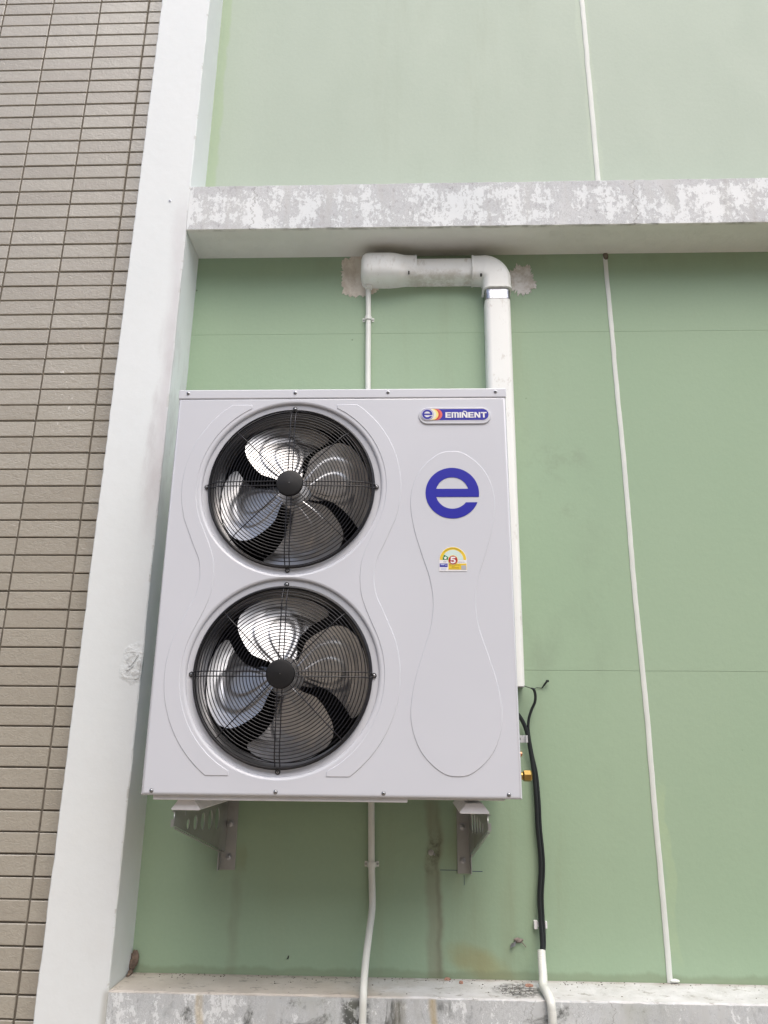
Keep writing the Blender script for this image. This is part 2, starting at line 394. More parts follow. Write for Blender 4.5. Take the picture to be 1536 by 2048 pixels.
MAT['grit'] = flat('dark_grit', (.14, .12, .095), .95, var=.4, nscale=80)
MAT['blue'] = flat('print_blue', (.028, .03, .36), .28, var=.02)
MAT['marker'] = flat('blue_marker', (.03, .05, .12), .6)
MAT['white'] = flat('print_white', (.80, .80, .82), .35, var=.01)
MAT['red'] = flat('print_red', (.42, .02, .03), .4, var=.02)
MAT['coral'] = flat('print_coral', (.72, .13, .10), .4, var=.02)
MAT['redd'] = flat('print_red_two', (.60, .05, .035), .4, var=.02)
MAT['yel'] = flat('print_yellow', (.78, .55, .04), .4, var=.03)
MAT['pyel'] = flat('print_pale_yellow', (.86, .72, .22), .4, var=.02)
MAT['cream'] = flat('print_cream', (.80, .77, .64), .4, var=.02)
MAT['dyel'] = flat('print_dark_yellow', (.42, .30, .02), .4)
MAT['mint'] = flat('print_mint', (.60, .74, .70), .4, var=.02)
MAT['grn'] = flat('print_green', (.03, .22, .07), .4)
MAT['lgrey'] = flat('print_grey', (.42, .43, .48), .5)
MAT['pblue'] = flat('print_pale_blue', (.50, .56, .78), .5)
t = NT('paving', .8); t.col(t.mix(t.lin(t.noise(2, 6, .6), .3, .7), (.25, .205, .155), (.32, .27, .21))); t.bump(t.noise(60, 4), .003); MAT['ground'] = t.m

# ------------------------------------------------------------------ setting
GZ = -1.5
g = MB(); g.add([(-150, -300, GZ), (150, -300, GZ), (150, 6, GZ), (-150, 6, GZ)], [(0, 1, 2, 3)])
tag(g.build('ground', MAT['ground'], recalc=False), kind='structure')

op = empty('opposite_building', (0, -9.5, GZ), label='unseen tan building added behind the camera for light and reflections', cat='building')  # unseen, added for tan fan reflections and to cut low sky light
b = MB(); b.box(-13, 5.6, -16, -9.5, GZ, 5.6); wl = b.build('facade', flat('tan_render', (.54, .395, .27), .85, var=.1, nscale=3)); wl.parent = op; wl.matrix_parent_inverse = Matrix.Translation(-op.location)
b = MB(); b.box(-13.2, 5.8, -16.2, -9.3, 5.6, 5.8); o = b.build('roof', flat('roof_slab', (.38, .34, .30), .8)); o.parent = op; o.matrix_parent_inverse = Matrix.Translation(-op.location)
glass_ = flat('dark_window_glass', (.04, .045, .05), .15); frame_ = flat('window_frame', (.55, .55, .53), .5)
for wx in range(-12, 4, 3):
    for wz in (-.5, 2.4):
        b = MB()
        for q in ((wx, wx+1.5, wz, wz+.07), (wx, wx+1.5, wz+1.23, wz+1.3), (wx, wx+.07, wz+.07, wz+1.23), (wx+1.43, wx+1.5, wz+.07, wz+1.23)): b.box(q[0], q[1], -9.5, -9.44, q[2], q[3])
        wf = b.build('window', frame_); wf.parent = op; wf.matrix_parent_inverse = Matrix.Translation(-op.location)
        b = MB(); b.box(wx+.07, wx+1.43, -9.5, -9.47, wz+.07, wz+1.23); b.build('pane', glass_, wf)

def plaster_bar(mb, x0, x1, y0, y1, z0, z1, axis, seg, amp=.0012, ch=.003, seed=0):
    """bar with slightly wavering chamfered edges, long along axis 'x' or 'z'"""
    a0, a1 = (x0, x1) if axis == 'x' else (z0, z1); secs = []
    p0, p1 = (z0, z1) if axis == 'x' else (x0, x1)
    for i in range(seg+1):
        t = a0+(a1-a0)*i/seg
        def w(k): return amp*(mnoise.noise(Vector((t*9, k*5.1+seed, 0)))*1.6+.7*mnoise.noise(Vector((t*40, k*3.3+seed, 9))))
        c = ch*(1+.8*mnoise.noise(Vector((t*30, seed, 4))))
        q = [(y1, p0), (y0+c, p0+w(0)), (y0, p0+c+w(0)), (y0, p1-c+w(2)), (y0+c, p1+w(2)), (y1, p1)]
        secs.append([(t, y, p) if axis == 'x' else (p, y, t) for y, p in q])
    mb.loft(secs)
FY = -.166                              # front plane of pillar, beam and ledge
XP, XQ = -.1257, -.3166                 # pillar's inner and outer edges
ZB, ZT, ZL = 1.861, 2.0483, -.5003

# green wall made of rendered panels with hairline joints
wall = empty('green_wall', (1.5, 0, GZ), label='pale green painted wall of large panels behind the air conditioner', cat='wall')
def keep(o, par):       # child mesh is written in world coordinates
    o.parent = par; o.matrix_parent_inverse = Matrix.Translation(-par.location); return o
b = MB(); b.box(-.33, 5, .006, .16, GZ, 5.5); keep(b.build('wall_backing', MAT['joint_dark']), wall)
zs = [GZ, -.835, .3495, 1.5375, 2.045, 3.25, 4.6, 5.5]; xs = [-.33, 1.3855, 3.1, 5.0]
for i in range(len(xs)-1):
    for j in range(len(zs)-1):
        h = .0004; b = MB(); x0, x1, z0, z1 = xs[i]+h, xs[i+1]-h, zs[j]+h, zs[j+1]-h
        if j == 3: z1 += .0014       # no joint behind the beam
        n = 24; Vs = []; Fs = []     # hairline edges that waver a little
        for k in range(n+1):
            xx = x0+(x1-x0)*k/n
            wv = .0009*mnoise.noise(Vector((xx*6, j*3., 1))) if j not in (3,) else 0
            w2 = .0009*mnoise.noise(Vector((xx*6, (j+1)*3., 1))) if j not in (2,) else 0
            Vs += [(xx, 0, z0+wv), (xx, 0, z1+w2), (xx, .0058, z0+wv), (xx, .0058, z1+w2)]
        for k in range(n):
            a = 4*k; Fs += [(a, a+4, a+5, a+1), (a, a+2, a+6, a+4), (a+1, a+5, a+7, a+3)]
        Fs += [(0, 1, 3, 2), (4*n, 4*n+2, 4*n+3, 4*n+1)]
        b.add(Vs, Fs); keep(b.build('wall_panel', MAT['green']), wall)

def ragged(cx, cz, hw, hh, amp, seed, n=90, p=4):
    out = []
    for i in range(n):
        a = 2*pi*i/n; ca, sa = cos(a), sin(a)
        r = 1/((abs(ca)**p+abs(sa)**p)**(1/p))
        r *= 1+amp*(mnoise.noise(Vector((ca*2+seed, sa*2, 0)))*.8+mnoise.noise(Vector((ca*14+seed, sa*14, 3)))*.9)
        out.append((cx+hw*r*ca, cz+hh*r*sa))
    return out
for nm, ol, m, lb in (('plaster_patch', ragged(.486, 1.778, .070, .084, .2, 2, 150), MAT['mortar'], 'brownish brushed mortar patch'),
                  ('plaster_patch', ragged(1.075, 1.752, .046, .060, .36, 8, 150, 3), MAT['patch2'], 'pale grey ragged mortar patch')):
    o = plate(nm, [ol], -.001, m, extrude=.001); keep(o, wall); o['label'] = lb
# marker lines left from fitting the bracket
for (x0, x1, z0, z1) in ((.7534, .808, -.2236, -.2222), (.8475, .8765, -.2262, -.2244), (.8225, .8237, -.262, -.236)):
    b = MB(); b.box(x0, x1, -.0005, .001, z0, z1); keep(b.build('marker_line', MAT['marker']), wall)
b = MB(); b.lathe((.7277, 0, -.1765), (0, -1, 0), [(.0085, 0), (.0085, .002), (.005, .003), (.0045, .005), (.001, .005)], 14, (0, 1)); b.lathe((.7375, 0, -.183), (0, -1, .4), [(.0022, 0), (.0022, .008)], 8, (0, 1))
o = b.build('old_anchor', MAT['steel'], smooth=30); keep(o, wall)

b = MB()
plaster_bar(b, XQ, XP, FY, .158, GZ, 5.5, 'z', 420, .0013, .003, 3)
pil = tag(b.build('white_pillar', MAT['plaster'], smooth=40), 'tall white plastered pillar between the tiles and the green wall', 'pillar')
b = MB(); b.lathe((-.1948, FY, 1.9855), (0, -1, 0), [(.0045, 0), (.0045, .002), (.002, .0022), (.002, .0005)], 14, (0, 1))
b.build('old_screw', MAT['zinc'], pil)
# cracked flakes of plaster on the pillar corner
for (ol) in ([(-.158, .338), (-.150, .350), (-.137, .372), (-.141, .374), (-.153, .357), (-.166, .340)], [(-.143, .300), (-.130, .303), (-.1285, .352), (-.136, .362), (-.145, .338)], [(-.170, .325), (-.160, .329), (-.149, .341), (-.157, .336)]):
    plate('plaster_flake', [ol], FY-.0014, MAT['plaster'], pil, extrude=.0006, bevel=.0006)
b = MB(); plaster_bar(b, XP+.0005, 5, FY+.0008, -.0005, ZB, ZT, 'x', 420, .0012, .0025, 11)
beam = tag(b.build('concrete_beam', MAT['beam'], smooth=40), 'weathered white concrete beam with peeling grey paint above the unit', 'beam')
b = MB(); plaster_bar(b, XP+.0005, 5, FY+.0008, -.0005, ZL-.42, ZL, 'x', 420, .0016, .004, 17)
ledge = tag(b.build('concrete_ledge', MAT['ledge'], smooth=40), 'mould stained concrete ledge along the foot of the picture', 'ledge')

# sealed vertical joint, two runs
def strip(z0, z1, w0, w1, label, seed):
    b = MB(); secs = []; n = 90
    for i in range(n+1):
        z = z0+(z1-z0)*i/n; w = (w0+(w1-w0)*i/n)/2; cx = 1.3865+.0035*mnoise.noise(Vector((z*2.4, seed, 0)))+.0012*mnoise.noise(Vector((z*14, seed, 0)))
        l = w*(1+.12*mnoise.noise(Vector((z*22, seed, 5)))); r = w*(1+.12*mnoise.noise(Vector((z*22, seed, 8))))
        secs.append([(cx-l, .001, z), (cx-l, -.0022, z), (cx-l*.6, -.0042, z), (cx+r*.6, -.0042, z), (cx+r, -.0022, z), (cx+r, .001, z)])
    b.loft(secs); return tag(b.build('joint_strip', MAT['strip'], smooth=50), label, 'sealant strip', 'white strips sealing the wall joint')
s1 = strip(ZL+.001, ZB-.012, .0155, .0155, 'long white sealant strip on the green wall between beam and ledge', 1)
strip(ZT+.001, 5.4, .0185, .0195, 'white sealant strip on the green wall above the beam', 5)
b = MB(); b.add([Vector((1.388, -.004, ZB-.012))+Vector((.010*cos(a)*r, -.004*(1-r), .017*sin(a)*r)) for r in (.25, .7, 1) for a in [2*pi*k/14 for k in range(14)]],
    [(i*14+k, i*14+(k+1) % 14, (i+1)*14+(k+1) % 14, (i+1)*14+k) for i in range(2) for k in range(14)]+[tuple(range(14))])
b.build('sealant_gap', MAT['grit'], s1)
b = MB(); b.add([(1.3985+.012*cos(a)*(1+.3*sin(5*a)), -.002-.010*max(0, 1-r*1.0), ZL+.006+.006*sin(a)*r) for r in (.3, 1) for a in [2*pi*k/12 for k in range(12)]], [(k, (k+1) % 12, 12+(k+1) % 12, 12+k) for k in range(12)]+[tuple(range(12))])
b.build('sealant_blob', MAT['strip'], s1)

# tiled wall
TY = -.08
tw = empty('tiled_wall', (-.8, TY, GZ), label='beige tiled wall with dark grout left of the white pillar', cat='wall')
b = MB(); b.box(-4, XQ-.0005+.03, TY, .15, GZ, 5.5); keep(b.build('grout_bed', MAT['grout']), tw)
PX, PZ, GX, GZ2 = .2003, .05865, .0056, .0043
def tile_mesh(name, w, h, d=.007, c=.0022):
    v = [(0, 0, 0), (w, 0, 0), (w, 0, h), (0, 0, h), (0, -d+c, 0), (w, -d+c, 0), (w, -d+c, h), (0, -d+c, h), (c, -d, c), (w-c, -d, c), (w-c, -d, h-c), (c, -d, h-c)]
    f = [(8, 9, 10, 11)]
    for k in range(4): f += [(k, (k+1) % 4, 4+(k+1) % 4, 4+k), (4+k, 4+(k+1) % 4, 8+(k+1) % 4, 8+k)]
    me = bpy.data.meshes.new(name); me.from_pydata(v, [], f); me.materials.append(MAT['tile']); return me, v, f
tm, tv, tf = tile_mesh('tile', PX-GX, PZ-GZ2); cm, cv, cf = tile_mesh('tile_cut', (XQ+.004)-(-.4042+GX/2), PZ-GZ2)
XJ, Z0 = -.4042, .2255
rest = MB(); lim = {0: -.75, 1: -.75, 2: .02, 3: 1.25, 4: 2.75}
for r in range(-29, 90):
    z = Z0+r*PZ+GZ2/2
    for k in range(0, 17):
        jx, jy, jz = random.uniform(-.0004, .0004), random.uniform(-.0005, .0005), random.uniform(-.0005, .0005)
        if k == 0: me, x, vv, ff = cm, XJ+GX/2, cv, cf; jz -= .0009
        else: me, x, vv, ff = tm, XJ-k*PX+GX/2, tv, tf
        seen = k in lim and lim[k] < z < 3.16
        if seen:
            o = bpy.data.objects.new('tile', me); link(o); o.parent = tw; o.location = Vector((x+jx, TY+jy, z+jz))-tw.location
            o.rotation_euler = (random.uniform(-.004, .004), 0, random.uniform(-.003, .003))
        else: rest.add([(p[0]+x, p[1]+TY+jy, p[2]+z) for p in vv], ff)
o = rest.build('distant_tiles', MAT['tile'], recalc=False); keep(o, tw); o['kind'] = 'stuff'

# ------------------------------------------------------------------ air conditioner
UY = -.4376; UW = .94; UT = 1.075
ac = empty('air_conditioner', (.47, -.26, 0), label='large white outdoor air conditioner unit with two stacked fans', cat='air conditioner')
def A(o, par=None, label=None):
    """part of the unit (or sub-part): geometry is in world coordinates"""
    if par is None: o.parent = ac; o.matrix_parent_inverse = Matrix.Translation(-ac.location)
    else: o.parent = par
    if label: o['label'] = label
    return o
FC = [(.3375, .806), (.3375, .294)]
HR = .249
rc = .004
outer = [(rc*0, 0), (UW, 0), (UW, UT), (0, UT)]
panel = plate('front_panel', [outer]+[circle(x, z, HR, 128) for x, z in FC], UY+.0090, MAT['enamel'], extrude=.0010, bevel=.008, res=3, smooth=35)
A(panel)
b = MB()
b.box(.001, .003, UY+.014, -.075, .002, UT-.002); b.box(UW-.003, UW-.001, UY+.014, -.075, .002, UT-.002)
b.box(.003, UW-.003, -.077, -.075, .002, UT-.002)
A(b.build('side_casing', MAT['enamel']))
b = MB(); b.box(.004, UW-.004, UY+.016, -.078, .003, .006); A(b.build('shade_floor', MAT['dark']))  # near-black floor, colour stands for shade inside the casing
b = MB()
for (x0, x1, y0, y1) in ((.0035, .006, UY+.016, -.08), (.664, .667, UY+.016, -.08)): b.box(x0, x1, y0, y1, .007, UT-.004)
b.box(.006, .664, -.082, -.080, .007, UT-.004); b.box(.006, .664, UY+.02, -.082, UT-.006, UT-.004)
A(b.build('shade_liner', MAT['dark']))  # near-black box standing in for the shade inside the white casing
b = MB(); b.box(-.0012, UW+.0012, UY-.0015, -.07, UT-.003, UT+.026)
lid = A(b.build('top_lid', MAT['enamel'], bevel=.003))
b = MB(); b.box(.028, .66, UY+.014, -.09, -.011, 0.0005); b.box(.66, .90, UY+.03, -.09, -.005, .0005); b.box(.752, .760, UY+.012, UY+.03, -.004, -.0005)
A(b.build('base_pan', MAT['foot'], bevel=.002))
# raised pressed outlines on the front
cx = .783; half = [(0, .908), (.035, .901), (.076, .868), (.102, .825), (.115, .765), (.107, .69), (.086, .615), (.064, .545), (.056, .4795)]
full = half+[(a, 2*.4795-b_) for a, b_ in half[-2::-1]]
ol = [(cx+a, b_) for a, b_ in full]+[(cx-a, b_) for a, b_ in full[-2:0:-1]]
ol = [(p.x, p.y) for p in spline([Vector((a, b_, 0)) for a, b_ in ol], 8, True)]
A(plate('pressed_panel', [ol], UY, MAT['enamel'], extrude=.0001, bevel=.0016, res=2, smooth=50))
def band_outline(sgn):
    ox = .3375
    def arc(R, zc, a0, a1, n): return [(ox-sgn*R*cos(a0+(a1-a0)*i/n), zc+R*sin(a0+(a1-a0)*i/n)) for i in range(n+1)]
    zc = FC[0][1]; ztop = 1.0525
    a_o = math.asin((ztop-zc)/.305); aend = radians(-19)
    o_ = arc(.305, zc, a_o, aend, 30)
    wz = .55
    p1 = o_[-1]; outer_ = o_+[(ox-sgn*.262, .645), (ox-sgn*.240, .595)]+[(ox-sgn*.2335, wz)]
    a_i = math.asin((ztop-zc)/.272)
    i_ = arc(.264, zc, radians(66), radians(-24), 26)+[(ox-sgn*.215, .640), (ox-sgn*.2, .595), (ox-sgn*.1955, wz)]
    i_ = [(ox-sgn*.122, ztop)]+i_[1:]
    def sm(L, k0):
        tail = spline([Vector((a, b_, 0)) for a, b_ in L[k0:]], 6)
        return L[:k0]+[(p.x, p.y) for p in tail]
    outer_ = sm(outer_, len(outer_)-6); i_ = sm(i_, len(i_)-6)
    mir = lambda L: [(a, 2*wz-b_) for a, b_ in L[::-1][1:]]
    return outer_+mir(outer_)+(i_+mir(i_))[::-1]
for s_ in (1, -1):
    A(plate('pressed_band', [band_outline(s_)], UY, MAT['enamel'], extrude=.0001, bevel=.0016, res=2, smooth=50))

def screw_mesh():
    b = MB(); b.lathe((0, 0, 0), (0, -1, 0), [(.0052, 0), (.0052, .0006), (.0038, .0008), (.0036, .0022), (.0026, .003), (.0012, .0033)], 14, (0, 1))
    b.mi = 1; b.box(-.0024, .0024, -.0036, -.0032, -.0005, .0005); b.box(-.0005, .0005, -.0037, -.0033, -.0024, .0024)
    return b
sc0 = screw_mesh().build('screw', [MAT['zinc'], MAT['slot']], smooth=30)
def screw(x, y, z, par=None, rot=0, s=1.0, first=[True]):
    o = sc0 if first[0] else sc0.copy()
    if not first[0]: COL.objects.link(o)
    first[0] = False
    if par is None: o.parent = ac; o.location = Vector((x, y, z))-ac.location
    else: o.parent = par; o.location = Vector((x, y, z)) - (ac.location if par.matrix_parent_inverse == Matrix() and False else Vector((0, 0, 0)))
    o.rotation_euler = (0, rot, 0); o.scale = (s, s, s); return o
for x in (.0268, .3375, .604, .911): screw(x, UY-.002, 1.0895, None, random.uniform(0, 1.5))
for x in (.027, .3355, .6013, .907): screw(x, UY+.0001, .0108, None, random.uniform(0, 1.5))

# fan wells, fans and guards
def blade_edges(r):
    T = [(.040, 46, -32), (.055, 50, -26), (.087, 57, -17), (.10, 58, -16), (.125, 55, -18), (.137, 53, -20), (.17, 48, -26), (.185, 45, -29), (.197, 41, -31), (.205, 36.5, -29.5), (.210, 30, -25), (.213, 20, -16)]
    for (a, b, c), (d, e, f) in zip(T, T[1:]):
        if r <= d: k = (r-a)/(d-a); return b+(e-b)*k, c+(f-c)*k
    return T[-1][1:]
def ridge(v, c, w): return math.exp(-((v-c)/w)**2)
def fan(cx, cz, rot):
    root = bpy.data.objects.new('fan', None); link(root); root.empty_display_size = .02
    root.parent = ac; root.location = Vector((cx, UY+.072, cz))-ac.location; root.rotation_euler = (0, -rot, 0)
    nr, na = 60, 60; b = MB(); V = []; F = []
    for i in range(nr+1):
        r0 = .040+(.213-.040)*i/nr; hi, lo = blade_edges(r0); r = r0*1.016
        for j in range(na+1):
            s = j/na; a = radians(hi+(lo-hi)*s)
            am = radians(55)-a                      # clockwise arc from the leading edge
            y = -.036+(.43*am-.05*am*am)*min(r, .17)
            y += -.010*(r/.21)**2
            # embossed C shaped ribs
            q = sqrt(((r-.095)/.094)**2+((a-radians(13))/radians(30))**2)
            q2 = sqrt(((r-.100)/.056)**2+((a-radians(8))/radians(17))**2)
            y -= .0034/(1+math.exp((q-1)*38)); 
            y -= .0028/(1+math.exp((q2-1)*26))
            V.append((r*cos(a), y, r*sin(a)))
    for i in range(nr):
        for j in range(na):
            k = i*(na+1)+j; F.append((k, k+1, k+na+2, k+na+1))
    n0 = len(V); V2 = [(x, y+.0012, z) for x, y, z in V]
    F2 = [tuple(n0+q for q in f[::-1]) for f in F]
    per = [j for j in range(na+1)]+[i*(na+1)+na for i in range(1, nr+1)]+[nr*(na+1)+j for j in range(na-1, -1, -1)]+[i*(na+1) for i in range(nr-1, 0, -1)]
    F3 = [(per[k], per[(k+1) % len(per)], n0+per[(k+1) % len(per)], n0+per[k]) for k in range(len(per))]
    b.add(V+V2, F+F2+F3)
    def yat(r, ad):
        a = radians(ad); am = radians(55)-a; return -.036+(.43*am-.05*am*am)*min(r, .17)-.010*(r/.21)**2
    for r, ad in ((.070, 28), (.062, -2), (.098, 6)):
        a = radians(ad); b.lathe((r*cos(a), yat(r, ad), r*sin(a)), (0, -1, 0), [(.0042, -.001), (.004, .002), (.0022, .0034), (.0005, .0036)], 10, (0, 1))
    b0 = b.build('blade', MAT['alu'], smooth=60); b0.parent = root
    for k in (1, 2, 3):
        o = b0.copy(); COL.objects.link(o); o.parent = root; o.rotation_euler = (0, -k*pi/2, 0)
    h = MB(); h.lathe((0, 0, 0), (0, -1, 0), [(.050, -.07), (.052, 0), (.050, .020), (.044, .026), (.02, .027), (.018, .034), (.001, .034)], 32)
    hb = h.build('hub', MAT['alu'], smooth=35); hb.parent = root
    for k in range(4):
        a = pi/2*k+.3; m = MB(); m.tube([(0.03*cos(a), -.012, .03*sin(a)), (.105*cos(a), -.012+.014, .105*sin(a))], [.012, .005], 8)
        o = m.build('blade_arm', MAT['alu'], smooth=40); o.parent = root
    return root
for (fx, fz), rot in zip(FC, (radians(5), radians(0))):
    b = MB()
    b.lathe((fx, UY, fz), (0, 1, 0), [(HR+.004, .0085), (HR-.004, .0085), (HR-.010, .0095), (.2325, .0100), (.2305, .0105)], 128)
    A(b.build('fan_surround', MAT['enamel'], smooth=30))
    b = MB(); b.lathe((fx, UY, fz), (0, 1, 0), [(.2305, .0107), (.2275, .013), (.2245, .018), (.2205, .028), (.219, .045), (.2185, .095)], 128)
    A(b.build('bell_mouth', MAT['bell'], smooth=60))
    b = MB(); b.lathe((fx, UY+.08, fz), (0, 1, 0), [(.001, 0), (.05, 0), (.058, .01), (.058, .12), (.001, .12)], 28)
    A(b.build('fan_motor', MAT['dark'], smooth=30))
    fan(fx, fz, rot)
    gd = bpy.data.objects.new('fan_guard', None); link(gd); gd.parent = ac; gd.location = Vector((fx, UY, fz))-ac.location; gd.empty_display_size = .02
    def yg(r):      # dome of the guard
        k = max(0, min(1, (.226-r)/.03)); return -.001-.016*k*k*(3-2*k)-.009*(1-r/.226)
    rr = .0462
    while rr < .2235:
        b = MB(); b.ring((0, yg(rr)+.0012, 0), rr, .00128, 112 if rr > .1 else 64, 6); o = b.build('ring', MAT['black'], gd, smooth=80); rr += .00845
    for R, y, w in ((.2268, -.006, .0015), (.2305, .0045, .0024), (.2290, .0005, .0016), (.2262, .009, .0016)):
        b = MB(); b.ring((0, y, 0), R, w, 128, 8); b.build('ring', MAT['black'], gd, smooth=80)
    for k in range(4):
        a = k*pi/2; ca, sa = cos(a), sin(a)
        for off in (-.0062, .0062):
            pts = [(r*ca-off*sa, yg(r)-.0008, r*sa+off*ca) for r in (.03, .06, .1, .14, .18, .2, .212, .22, .2255)]
            pts += [(.2295*ca-off*.8*sa, -.002, .2295*sa+off*.8*ca), (.2345*ca-off*.5*sa, .003, .2345*sa+off*.5*ca)]
            b = MB(); b.tube(pts, .00155, 7); b.build('spoke', MAT['black'], gd, smooth=60)
        a2 = a+pi/4; ca2, sa2 = cos(a2), sin(a2)
        b = MB(); b.tube([(r*ca2, yg(r)-.0008, r*sa2) for r in (.03, .08, .13, .18, .2, .212, .22, .227)], .0014, 7); b.build('spoke', MAT['black'], gd, smooth=60)
        b = MB(); b.ring((.2366*ca, .0070, .2366*sa), .0052, .0017, 18, 6); b.build('eyelet', MAT['black'], gd, smooth=80)
        o = screw(0, 0, 0, None, random.uniform(0, 1.5), .85); o.parent = gd; o.location = (.2366*ca, .0065, .2366*sa); o.name = 'guard_screw'
    b = MB(); b.lathe((0, -.024, 0), (0, -1, 0), [(.0368, -.004), (.0368, .004), (.0355, .0062), (.030, .0074), (.001, .0085)], 48)
    b.build('hub_cap', MAT['hub'], gd, smooth=40)
# coil at the back, seen between the blades
b = MB()
z = .02
while z < UT-.02: b.tube([(.02, -.115, z), (.655, -.115, z)], .0016, 5, False); z += .0215
x = .05
while x < .65: b.tube([(x, -.119, .01), (x, -.119, UT-.01)], .0014, 5, False); x += .052
A(b.build('coil', flat('coil_fins', (.05, .05, .055), .5, .3)))
b = MB(); b.box(.290, .302, -.26, -.24, .008, UT-.008); b.box(.373, .385, -.26, -.24, .008, UT-.008); b.box(.06, .62, -.30, -.285, .53, .57)
A(b.build('motor_bracket', flat('bracket_grey', (.06, .062, .068), .5, .3)))

# feet: flared channels under the base
for x0, lab in ((.0735, 'left'), (.792, 'right')):
    b = MB(); secs = []
    for y in (-.405, -.402, -.09):
        w = .066; secs.append([(x0-.004, y, -.0335), (x0+.013, y, -.0115), (x0+w-.013, y, -.0115), (x0+w+.004, y, -.0335), (x0+w+.001, y, -.0362), (x0-.001, y, -.0362)])
    b.loft(secs); A(b.build('foot', MAT['foot'], bevel=.0012))
# brass service valve, port and tab on the right flank
b = MB(); b.lathe((UW-.002, -.25, .0475), (1, 0, 0), [(.0105, 0), (.0105, .030)], 18, (0, 1))
vv_ = A(b.build('service_valve', MAT['brass'], smooth=30))
b = MB(); b.lathe((UW+.029, -.25, .0475), (1, 0, 0), [(.011, 0), (.0148, .003), (.0148, .020), (.012, .0235)], 6, (1, 1)); A(b.build('valve_cap', MAT['brass']), vv_)
b = MB(); b.box(UW-.001, UW+.016, -.262, -.236, .022, .072); A(b.build('valve_plate', MAT['dark'], bevel=.004), vv_)
b = MB(); b.lathe((UW-.001, -.25, .1036), (1, 0, 0), [(.0085, 0), (.0085, .022), (.0065, .030)], 14, (0, 1)); A(b.build('service_port', MAT['copper'], smooth=30))
b = MB(); b.box(UW-.002, UW+.040, -.252, -.249, .133, .152); b.box(UW+.040, UW+.045, -.262, -.249, .133, .152); b.mi = 1
b.lathe((UW+.022, -.2525, .1424), (0, -1, 0), [(.0048, 0), (.0048, .0004)], 14, (0, 1))
A(b.build('side_tab', [flat('tab_white', (.6, .61, .63), .35, .3), MAT['slot']]))

# ---- badge, big letter and energy label
def e_outlines(cx, cz, R):
    ri = .62*R; q1, q2, q3 = -.158*R, -.37*R, .162*R
    asn = math.asin
    o1 = circle(cx, cz, R, 90, asn(q1/R), 2*pi+asn(q2/R), True)
    o1 += circle(cx, cz, ri, 60, 2*pi+asn(q2/ri), pi-asn(q1/ri), True)
    o2 = circle(cx, cz, ri, 40, asn(q3/ri), pi-asn(q3/ri), True)
    return [o1, o2]
A(plate('letter_e', e_outlines(.7826, .7850, .0731), UY-.0022-.0002, MAT['blue'], extrude=.0003))
def stad(x0, x1, z0, z1, n=24):
    r = (z1-z0)/2; c = (z0+z1)/2
    return [(x1-r+r*cos(-pi/2+pi*i/n), c+r*sin(-pi/2+pi*i/n)) for i in range(n+1)]+[(x0+r+r*cos(pi/2+pi*i/n), c+r*sin(pi/2+pi*i/n)) for i in range(n+1)]
B0, B1, C0, C1 = .6920, .8950, .9925, 1.0400
BY = UY-.0030
bd = A(plate('badge', [stad(B0, B1, C0-.0025, C1)], UY-.0018, MAT['enamel'], extrude=.0006, bevel=.0014, res=2, smooth=40))
def D(name, outs, lay, mat, par): o = plate(name, outs, BY-.0008-.0003*lay, mat, extrude=.00012); A(o, par); return o
e0, e1 = .9985, 1.0375; cc = (e0+e1)/2; rr = (e1-e0)/2
D('print_border', [stad(B0+.003, B1-.003, e0-.0005, e1+.0005)], 0, MAT['white'], bd)
D('print_rim', [stad(B0+.0036, B1-.0036, e0+.0001, e1-.0001), stad(B0+.0042, B1-.0042, e0+.0007, e1-.0007)], 1, MAT['lgrey'], bd)
D('print_field', [[(.7300, e0+.0025), (.7300, e1-.0025)]+[p for p in stad(.74, B1-.0062, e0+.0025, e1-.0025)[:25]][::-1]], 2, MAT['blue'], bd)
def disc(cx, cz, rx, rz): return [(cx+rx*cos(2*pi*i/64), cz+rz*sin(2*pi*i/64)) for i in range(64)]
ex = .7160; r_ = rr-.0025
for k, (dx, m) in enumerate(((.0255, 'coral'), (.0195, 'redd'), (.0145, 'pyel'), (.0085, 'cream'))):
    c = [(ex+dx+r_*1.0*cos(a), cc+r_*sin(a)) for a in [-pi/2+pi*i/32 for i in range(33)]]
    D('print_crescent', [[(ex, cc-r_)]+c+[(ex, cc+r_)]], 3+k, MAT[m], bd)
D('print_disc', [disc(ex, cc, rr-.001, rr-.001)], 7, MAT['white'], bd)
D('print_ring', [disc(ex, cc, rr-.0020, rr-.0020), disc(ex, cc, rr-.0030, rr-.0030)], 8, MAT['blue'], bd)
D('print_emblem', e_outlines(ex, cc, rr-.0050), 9, MAT['blue'], bd)
